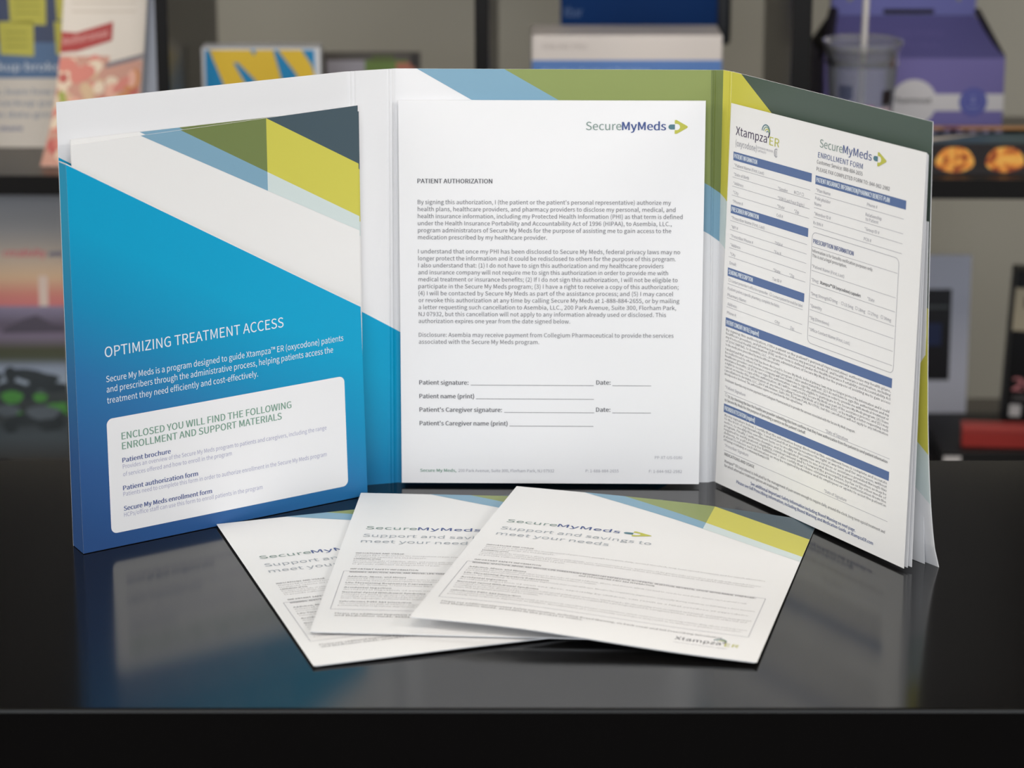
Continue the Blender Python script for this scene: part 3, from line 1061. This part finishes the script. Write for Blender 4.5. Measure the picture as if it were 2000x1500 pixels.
for k in range(110):
    cu, cv = rr.uniform(0.15, 3.55), rr.uniform(4.35, 8.4)
    if cu > 1.9 and cv < 4.95:
        continue
    ru, rv, an = rr.uniform(0.2, 0.55), rr.uniform(0.16, 0.34), rr.uniform(0, pi)
    m_ = FOODS[rr.choice((0, 0, 0, 1, 1, 2, 2, 2, 2, 3, 3, 4, 4, 6))]
    s.poly([(min(3.7, max(0.02, cu + ru * cos(t) * cos(an) - rv * sin(t) * sin(an))), min(8.6, cv + ru * cos(t) * sin(an) + rv * sin(t) * cos(an))) for t in [2 * pi * q / 12 for q in range(12)]],
           m_, 0.008 + 0.00015 * k)
s.disc(3.15, 5.0, 0.52, FOODS[6], 0.021, 12, 0.28, -60, 110)
s.disc(2.2, 7.0, 0.13, mat('print_olive_black', (60, 60, 50), 0.5, 0.3), 0.022, 12)
s.poly([(0.1, 5.6), (0.35, 5.5), (1.1, 7.0), (0.8, 7.2)], mat('print_leaf', (150, 156, 76), 0.5, 0.3), 0.022)
s.build('front_leaf', pm, smooth=False)
s = Sheet(lambda u, v, h: (-18.42 + u * (0.965 + 0.004 * v), 39.75 - h, 10.6 - v))
s.body([(0, 0), (3.72, 0), (3.72, 8.67), (0, 8.67)], mat('print_cool_white', (214, 218, 230), 0.5, 0.3), 0.03)
s.build('back_leaf', pm)

# small box with big yellow letters
NYB = mat('print_process_blue', (24, 128, 178), 0.4, 0.4)
NYY = mat('print_egg_yellow', (244, 202, 58), 0.4, 0.4)
nb = thing('box', (-10.9, 43, SHELF), 'small white-edged box with big yellow letters on blue, behind the folder\'s left panel', 'box')
bx = MB(); bx.box(-13.45, -8.3, 42.0, 43.4, SHELF, 6.45, CARD); nbc = bx.build('carton', nb, bevel=0.03)
s = Sheet(plane_f(-13.3, 6.36, 41.985))
X = lambda px, py: ((px - 140) / 2000 * 490 / 45.1, (py - 143) / 449 * 110 / 45.1)
s.poly([(0, 0), (4.74, 0), (4.74, 4.3), (0, 4.3)], NYB, 0.0)
s.poly([X(175, 143), X(470, 143), X(395, 245), X(365, 245), X(470, 440), X(480, 620), X(360, 620)], NYY, 0.006)
s.poly([X(360, 143), X(500, 143), X(640, 330), X(640, 395), X(540, 395)], NYY, 0.007)
s.poly([X(380, 143), X(500, 143), X(530, 215), X(545, 143), X(685, 143), X(745, 375), X(800, 620), X(660, 620), X(545, 395), X(375, 220)], NYY, 0.008)
s.poly([X(720, 143), X(910, 143), X(990, 270), X(870, 345)], NYY, 0.006)
s.poly([X(870, 345), X(990, 270), X(1090, 620), X(930, 620)], NYY, 0.006)
s.build('printed_front', nbc)

# framed picture lying low behind
pf = thing('picture_frame', (-6.3, 46.5, SHELF), 'dark grey frame with a lilac and green picture, behind the folder\'s top edge', 'picture frame')
s = Sheet(plane_f(-8.5, 5.62, 46.0))
s.body([(0, 0), (4.38, 0), (4.38, 3.67), (0, 3.67)], mat('frame_grey', (86, 80, 74), 0.5, 0.4), 0.5)
s.build('frame', pf)
s = Sheet(plane_f(-8.3, 5.3, 45.98))
s.poly([(0, 0), (1.7, 0), (1.7, 3.1), (0, 3.1)], mat('print_lilac_grey', (158, 152, 158), 0.5, 0.3), 0.0)
s.poly([(1.7, 0), (3.6, 0), (3.6, 3.1), (1.7, 3.1)], mat('print_grass', (106, 128, 66), 0.5, 0.3), 0.0)
s.poly([(2.0, -0.22), (3.0, -0.22), (3.0, 0.05), (2.0, 0.05)], mat('print_moss', (90, 100, 60), 0.5, 0.3), 0.004)
s.poly([(3.1, 0.1), (3.95, 0.1), (3.95, 3.1), (3.1, 3.1)], mat('print_salmon', (176, 112, 92), 0.5, 0.3), 0.004)
s.poly([(3.75, -0.3), (4.1, -0.3), (4.1, 0.3), (3.75, 0.3)], mat('print_charcoal', (58, 54, 52), 0.5, 0.3), 0.006)
s.build('picture', pf)

# white and blue carton
wb = thing('box', (4.9, 42, SHELF), 'white-topped blue carton standing behind the folder\'s middle panel', 'box')
bx = MB(); bx.box(0.83, 9.02, 41.0, 44.2, SHELF, 7.13, mat('carton_white', (216, 206, 198), 0.45, 0.4)); wbc = bx.build('carton', wb, bevel=0.06)
s = Sheet(plane_f(0.85, 7.1, 40.985))
s.poly([(0, 1.04), (8.15, 1.04), (8.15, 5.15), (0, 5.15)], mat('print_cornflower', (88, 124, 182), 0.45, 0.4), 0.0)
s.text('ONLINE PRO', 0.45, 0.55, mat('ink_taupe', (176, 166, 160), 0.6, 0.2), 0.2, 1.9, 0.01)
s.text('Creative Content Training', 0.45, 1.65, mat('ink_sky', (170, 190, 220), 0.6, 0.2), 0.26, 4.6, 0.02)
s.build('printed_front', wbc)

# navy display panel
nv = thing('tablet_display', (5.8, 47, SHELF), 'dark navy display in a black tray, rising behind the white and blue carton', 'display')
bx = MB(); bx.box(2.16, 9.2, 46.0, 46.5, 6.35, 14.5, mat('navy_plastic', (0, 42, 92), 0.5, 0.12, noise=0.12, scale=12)); nvp = bx.build('panel', nv, bevel=0.04)
bx = MB(); BLK = mat('black_plastic', (14, 15, 20), 0.4, 0.4)
bx.box(9.1, 9.76, 45.95, 46.55, 6.0, 14.6, BLK); bx.box(1.8, 9.1, 45.95, 46.6, 6.0, 6.52, BLK); bx.build('tray', nv, bevel=0.15)
bx = MB(); bx.box(4, 7.2, 46.6, 46.8, SHELF, 12, BLK); bx.box(3.5, 7.7, 45.5, 49.5, SHELF, SHELF + 0.2, BLK); bx.build('stand', nv)
s = Sheet(plane_f(2.16, 8.3, 45.99)); s.text('Xbar', 0.12, 1.05, mat('ink_steel', (96, 116, 150), 0.6, 0.2), 0.42, 0.85, 0.0); s.build('printed_name', nvp)

# purple gable carton
PUR = mat('carton_purple', (104, 96, 148), 0.5, 0.3)
PUR_D = mat('carton_deep_purple', (88, 84, 132), 0.5, 0.3)
PUR_H = mat('carton_handle_purple', (96, 96, 152), 0.5, 0.3)
PUR_K = mat('carton_gusset', (34, 30, 38), 0.6, 0.2)
GWH = mat('carton_greyed_white', (190, 186, 186), 0.5, 0.3)
gx = thing('gable_box', (17.6, 45.5, SHELF), 'purple gable carton with a handle, white circle and band, on the upper shelf at right', 'box')
x0, x1, yf, yb_, zt = 13.62, 21.55, 43.0, 48.6, 5.85
bx = MB(); bx.box(x0, x1, yf, yb_, SHELF, zt, PUR); gxc = bx.build('carton', gx, bevel=0.05)
rf = MB()
fa = [(x0, yf, zt), (x1, yf, zt), (x1 - 0.95, 45.4, 7.35), (x0 + 0.55, 45.4, 7.35)]
ba = [(x0, yb_, zt), (x1, yb_, zt), (x1 - 0.95, 46.2, 7.35), (x0 + 0.55, 46.2, 7.35)]
rf.face(fa, PUR_D); rf.face(ba[::-1], PUR_D); rf.face([fa[3], fa[2], ba[2], ba[3]], PUR_K)
rff = rf.build('roof_flap', gx)
for e0, e1, r0, r1, quad in (((x0 + 0.1, yf + 0.3, zt), (x0 + 0.65, 45.5, 7.6), 0.28, 0.22, [fa[0], fa[3], ba[3], ba[0]]),
                             ((x1 - 0.1, yf + 0.3, zt), (x1 - 0.9, 45.5, 7.6), 0.16, 0.14, [fa[1], ba[1], ba[2], fa[2]])):
    g_ = MB()
    g_.face(quad, PUR_K)
    g_.tube(e0, e1, r0, r1, PUR_K, 10)
    g_.build('side_gusset', gx)
hs = Sheet(plane_f(14.2, 9.7, 45.6))
hs.body([(0, 0), (6.4, 0), (6.4, 2.35), (0, 2.35)], PUR_H, 0.6)
hs.rect(2.3, 2.05, 4.55, 2.28, PUR_K, 0.01)
hs.poly([(0.55, 1.35), (1.2, 1.05), (1.35, 1.25), (0.75, 1.75)], mat('carton_cutout', (128, 126, 104), 0.7, 0.2), 0.01)
hs.poly([(5.3, 1.3), (5.9, 1.25), (5.65, 1.75)], mat('carton_cutout', (128, 126, 104), 0.7, 0.2), 0.01)
hs.build('handle', gx)
s = Sheet(plane_f(x0, zt, yf - 0.02))
s.rect(4.6, 1.58, x1 - x0, 2.32, GWH)
s.disc(3.98, 1.95, 1.02, GWH, 0.008)
s.disc(6.6, 1.93, 0.62, mat('print_royal', (76, 80, 146), 0.5, 0.3), 0.008)
s.disc(6.6, 1.93, 0.44, mat('print_royal_light', (112, 114, 164), 0.5, 0.3), 0.012, 24, 0.40)
s.poly([(6.42, 1.95), (6.6, 1.6), (6.78, 1.95)], mat('print_royal_light', (112, 114, 164), 0.5, 0.3), 0.012)
s.rect(6.38, 2.1, 6.82, 2.2, mat('print_royal_light', (112, 114, 164), 0.5, 0.3), 0.012)
s.text('Pharmout', 3.05, 1.98, mat('ink_black', (40, 38, 40), 0.6, 0.2), 0.24, 1.72, 0.03, h=0.014)
s.build('printed_front', gxc)
rt = Sheet(bilin(fa[0], fa[1], fa[3], fa[2], 7.9, 2.8))
rt.text('THE POWER', 3.4, 1.35, PUR, 0.36, 2.3, 0.0, h=0.02); rt.text('TO HEAL', 3.6, 2.15, PUR, 0.36, 1.7, 0.0, h=0.02)
rt.build('roof_lettering', rff)

# clear tumbler with a straw
CLR = mat('clear_plastic', (214, 216, 226), 0.1, 0.5, trans=0.84, ior=1.08)
LIDM = mat('lid_plastic', (190, 190, 190), 0.12, 0.5, trans=0.85, ior=1.1)
tx, ty = 14.72, 38.6
tb = thing('tumbler', (tx, ty, SHELF), 'clear plastic tumbler with lid and straw in front of the purple carton', 'tumbler')
m_ = MB()
m_.lathe((tx, ty, SHELF), [(0.0, 0.0), (1.12, 0.0), (1.16, 0.1), (1.50, 4.6), (1.46, 4.6), (1.12, 0.14), (0.0, 0.12)], CLR); cupo = m_.build('cup', tb, smooth=True)
m_ = MB()
m_.lathe((tx, ty, SHELF), [(0.0, 4.95), (0.25, 4.95), (1.5, 5.0), (1.62, 5.3), (1.70, 5.35), (1.70, 5.2), (1.56, 4.9), (1.54, 4.35), (1.505, 4.35), (1.5, 4.8), (0.0, 4.85)], LIDM); m_.build('lid', tb, smooth=True)
m_ = MB(); m_.tube((tx - 0.05, ty, SHELF + 0.3), (tx + 0.12, ty + 0.05, 11.6), 0.14, 0.14, mat('straw_plastic', (176, 170, 166), 0.3, 0.5), 16); m_.build('straw', tb, smooth=True)


def cup_f(u, v, h):
    r = 1.462 - 0.0755 * v + 0.035 + h
    return (tx + r * sin(u / 1.4), ty - r * cos(u / 1.4), SHELF + 4.1 - v)


s = Sheet(cup_f, frange(-2, 2, 14), frange(0, 4, 4))
s.rect(0.75, 0.72, 1.28, 1.32, mat('print_black', (36, 30, 32), 0.5, 0.3), 0.0)
s.rect(-1.15, 0.5, -0.55, 1.1, mat('print_dusk_blue', (74, 78, 100), 0.5, 0.3), 0.0)
s.rect(-1.0, 1.35, 0.35, 1.75, mat('print_pink', (150, 78, 110), 0.5, 0.3), 0.0)
s.rect(0.35, 1.45, 1.3, 2.2, mat('print_blush', (160, 140, 146), 0.5, 0.3), 0.0)
s.build('decal', cupo)

# frozen-food carton with golden rolls
fb = thing('food_carton', (20.5, 38.4, SHELF), 'food carton with golden baked rolls pictured, at the right end of the upper shelf', 'box')
bx = MB(); bx.box(16.9, 24.6, 36.6, 40.8, SHELF, 3.22, mat('carton_black', (26, 20, 20), 0.45, 0.4)); fbc = bx.build('carton', fb, bevel=0.04)
ROLL = ramp_mat('print_golden_roll', [(0.0, (70, 30, 20)), (0.38, (130, 60, 34)), (0.48, (206, 124, 52)), (0.6, (232, 176, 84)), (1.0, (214, 140, 66))], 0.4, 0.3, noise=2.4)
s = Sheet(plane_f(16.9, 3.2, 36.58))
s.rect(0.02, 0.02, 7.68, 1.26, mat('carton_black', (26, 20, 20)), 0.0)
for u in (1.55, 3.65, 5.8):
    pts = [(u + 0.80 * cos(a) * (1 + 0.08 * sin(3 * a)), 0.64 + 0.57 * sin(a) * (1 + 0.06 * cos(2 * a))) for a in [2 * pi * k / 20 for k in range(20)]]
    s.poly(pts, ROLL, 0.004)
s.build('printed_front', fbc)
s = Sheet(lambda u, v, h: (16.9 + u, 36.62 + (2.0 - v) / 2.0 * 4.16, 3.235 + h))
TEAL = mat('print_deep_teal', (62, 84, 90), 0.45, 0.3)
s.rect(0, 0, 7.7, 2.0, TEAL)
s.poly([(0, 0), (7.7, 0), (7.7, 0.75), (0, 1.1)], mat('print_violet', (104, 96, 140), 0.45, 0.3), 0.004)
s.poly([(0, 1.55), (3.2, 0.85), (0, 1.95)], mat('print_ivory', (214, 198, 176), 0.45, 0.3), 0.008)
s.rect(0, 0, 7.7, 0.42, mat('print_apricot', (206, 150, 92), 0.45, 0.3), 0.008)
s.rect(1.6, 0.1, 2.3, 0.42, mat('print_wine', (128, 62, 74), 0.45, 0.3), 0.012)
for k in range(6):
    s.rect(0.9 + 0.55 * k, 0.58, 1.25 + 0.55 * k, 0.78, mat('print_pale_violet', (164, 156, 190), 0.45, 0.3), 0.012)
s.build('printed_top', fbc)

# ------------------------------------------------------------------ things on the lower shelf
lp = thing('landscape_poster', (-22.5, 41, LOW), 'landscape poster with sunset and green rocks on the lower shelf at left', 'poster')
s = Sheet(plane_f(-26.8, 0.38, 41.6, 0.08))
hh = 12.18
s.body([(0, 0), (7.1, 0), (7.1, hh), (0, hh)], mat('poster_card', (170, 170, 174), 0.45, 0.3), 0.08)
SKY = ramp_mat('print_sunset', [(0.0, (158, 160, 166)), (0.35, (176, 172, 170)), (0.55, (182, 168, 154)), (0.75, (190, 160, 130)), (0.9, (184, 118, 106)), (1.0, (180, 104, 106))], 0.45, 0.3, 'Y')
s.rect(0, 0, 7.1, 5.25, SKY, 0.004, lambda u, v: (u / 7.1, v / 5.25))
LAND = ramp_mat('print_lake_and_rocks', [(0.0, (124, 116, 138)), (0.12, (86, 78, 92)), (0.2, (110, 100, 118)), (0.28, (66, 68, 50)), (0.34, (70, 74, 62)), (0.40, (130, 140, 158)), (0.5, (140, 152, 166)),
                                         (0.56, (60, 66, 68)), (0.70, (52, 56, 58)), (0.85, (70, 78, 84)), (1.0, (56, 56, 56))], 0.45, 0.3, 'Y')
s.rect(0, 5.25, 7.1, 12.18, LAND, 0.004, lambda u, v: (u / 7.1, (v - 5.25) / 6.93))
RK = mat('print_boulder', (46, 52, 56), 0.5, 0.3, noise=0.4, scale=25)
GRN = mat('print_vivid_moss', (70, 126, 62), 0.5, 0.3, noise=0.4, scale=30)
WET = mat('print_wet_stone', (84, 92, 100), 0.5, 0.3, noise=0.3, scale=25)
rr = random.Random(5)
spots = [(rr.uniform(0.8, 6.9), rr.uniform(8.2, 9.3), rr.uniform(0.3, 0.8), rr.uniform(0.2, 0.4), RK) for _ in range(16)]
spots += [(rr.uniform(0.4, 6.9), 9.35 + rr.uniform(-0.1, 0.75), rr.uniform(0.15, 0.4), rr.uniform(0.1, 0.22), GRN) for _ in range(20)]
spots += [(4.6, 9.35, 0.5, 0.3, GRN), (6.5, 9.9, 0.5, 0.3, GRN)]
spots += [(rr.uniform(0.6, 6.6), rr.uniform(9.9, 11.2), rr.uniform(0.35, 0.8), rr.uniform(0.22, 0.42), rr.choice((WET, RK))) for _ in range(14)]
for q_, (cu, cv, ru, rv, mm) in enumerate(spots):
    s.poly([(min(7.08, max(0.02, cu + ru * cos(2 * pi * k / 14) * (1 + 0.12 * sin(5 * k)))), cv + rv * sin(2 * pi * k / 14) * (1 + 0.1 * cos(3 * k))) for k in range(14)], mm, 0.008 + 0.0002 * q_)
s.poly([(4.3, 6.3), (5.2, 5.85), (5.8, 5.65), (6.5, 6.05), (7.1, 6.15), (7.1, 6.4), (4.3, 6.45)], mat('print_hill', (72, 66, 78), 0.5, 0.3), 0.008)
s.rect(5.95, 3.9, 6.35, 5.25, mat('print_light_column', (196, 176, 164), 0.5, 0.3), 0.008)
s.text('creativity', 4.45, 3.05, mat('ink_coral', (200, 104, 112), 0.6, 0.2), 0.36, 1.85, 0.03, h=0.01)
s.text('a new view', 6.42, 3.05, mat('ink_slate', (98, 100, 124), 0.6, 0.2), 0.3, 0.62, 0.02, h=0.01)
s.build('printed_face', lp)
e = MB(); e.box(-24.3, -22.7, 41.75, 43.6, LOW, LOW + 0.06, CARD); e.box(-24.2, -22.8, 42.75, 42.8, LOW, LOW + 6, CARD); e.build('easel_foot', lp)

fw_ = thing('photo_frame', (18.6, 46, LOW), 'white-bordered photo with a dark picture leaning at the right of the lower shelf', 'picture frame')
s = Sheet(plane_f(15.9, -3.85, 46.9, 0.05))
s.body([(0, 0), (5.27, 0), (5.27, 7.96), (0, 7.96)], mat('mount_white', (212, 213, 226), 0.5, 0.3), 0.12)
s.rect(0.9, 1.58, 4.42, 5.9, mat('print_near_black', (28, 26, 30), 0.4, 0.4))
s.rect(1.4, 3.2, 4.0, 4.25, mat('print_ink_blue', (38, 48, 84), 0.4, 0.4), 0.008)
s.rect(1.4, 2.35, 4.3, 2.5, mat('print_smoke', (84, 88, 88), 0.4, 0.4), 0.008)
s.build('photo_card', fw_)
e = MB(); e.box(17.8, 19.3, 47.5, 47.6, LOW, LOW + 5, CARD); e.box(17.8, 19.3, 46.6, 48.9, LOW, LOW + 0.06, CARD); e.build('easel_foot', fw_)

kb = thing('black_case', (22, 42.5, LOW), 'flat black case lying on the lower shelf under the slim red one', 'case')
bx = MB(); bx.box(18.9, 25.0, 39.2, 45.4, LOW, LOW + 0.85, mat('black_cover', (22, 21, 22), 0.5, 0.4)); kbb = bx.build('body', kb, bevel=0.06)
s = Sheet(plane_f(18.95, LOW + 0.8, 39.18)); s.rect(0.03, 0.15, 0.8, 0.42, GWH, 0.004); s.build('paper_label', kbb)

rb = thing('red_case', (22, 40, LOW + 0.85), 'slim red case lying on the flat black case at the right of the lower shelf', 'case')
bx = MB(); z0 = LOW + 0.86
RED = mat('case_red', (142, 44, 40), 0.5, 0.4)


def rot_box(mb, cx_, cy_, w_, d_, za, zb, ang, m):
    c_, s_ = cos(ang), sin(ang)
    P_ = lambda x, y, z: (cx_ + x * c_ - y * s_, cy_ + x * s_ + y * c_, z)
    q_ = [P_(x, y, z) for z in (za, zb) for x, y in ((0, 0), (w_, 0), (w_, d_), (0, d_))]
    for f_ in ((3, 2, 1, 0), (4, 5, 6, 7), (0, 1, 5, 4), (1, 2, 6, 5), (2, 3, 7, 6), (3, 0, 4, 7)):
        mb.face([q_[i] for i in f_], m)


rot_box(bx, 19.88, 39.9, 5.2, 0.9, z0, z0 + 0.72, -0.10, RED)
bx.build('body', rb, bevel=0.04)
bx = MB(); rot_box(bx, 19.86, 39.88, 5.24, 0.94, z0 + 0.75, z0 + 0.98, -0.10, mat('lid_red', (164, 66, 62), 0.5, 0.4)); bx.build('lid', rb, bevel=0.04)

bw = thing('black_box', (23.4, 44, LOW + 0.85), 'black box with a cream band and red lettering leaning behind the slim red case', 'box')
s = Sheet(plane_f(22.6, -3.7, 43.2, 0.05, 0.0, -0.05))
s.body([(0, 0), (2.5, 0), (2.5, 7.05), (0, 7.05)], mat('box_black', (12, 11, 12), 0.45, 0.25), 1.2)
s.rect(0.0, 0.8, 2.5, 2.75, mat('print_buff', (158, 148, 126), 0.5, 0.3), 0.006)
s.text('E', 0.45, 1.7, mat('ink_umber', (92, 84, 74), 0.6, 0.2), 0.5, 0.4, 0.03, h=0.012)
s.text('2005', 0.25, 5.5, mat('ink_dusty_red', (190, 120, 124), 0.6, 0.2), 0.6, 2.2, 0.04, h=0.012)
s.text('edition', 0.28, 5.95, mat('ink_grey_mid', (104, 100, 100), 0.6, 0.2), 0.25, 1.0, 0.02, h=0.012)
s.rect(0.2, 6.15, 0.72, 6.7, GWH, 0.012)
s.build('carton', bw)

bpy.data.objects.remove(_fo)
bpy.data.curves.remove(_fc)
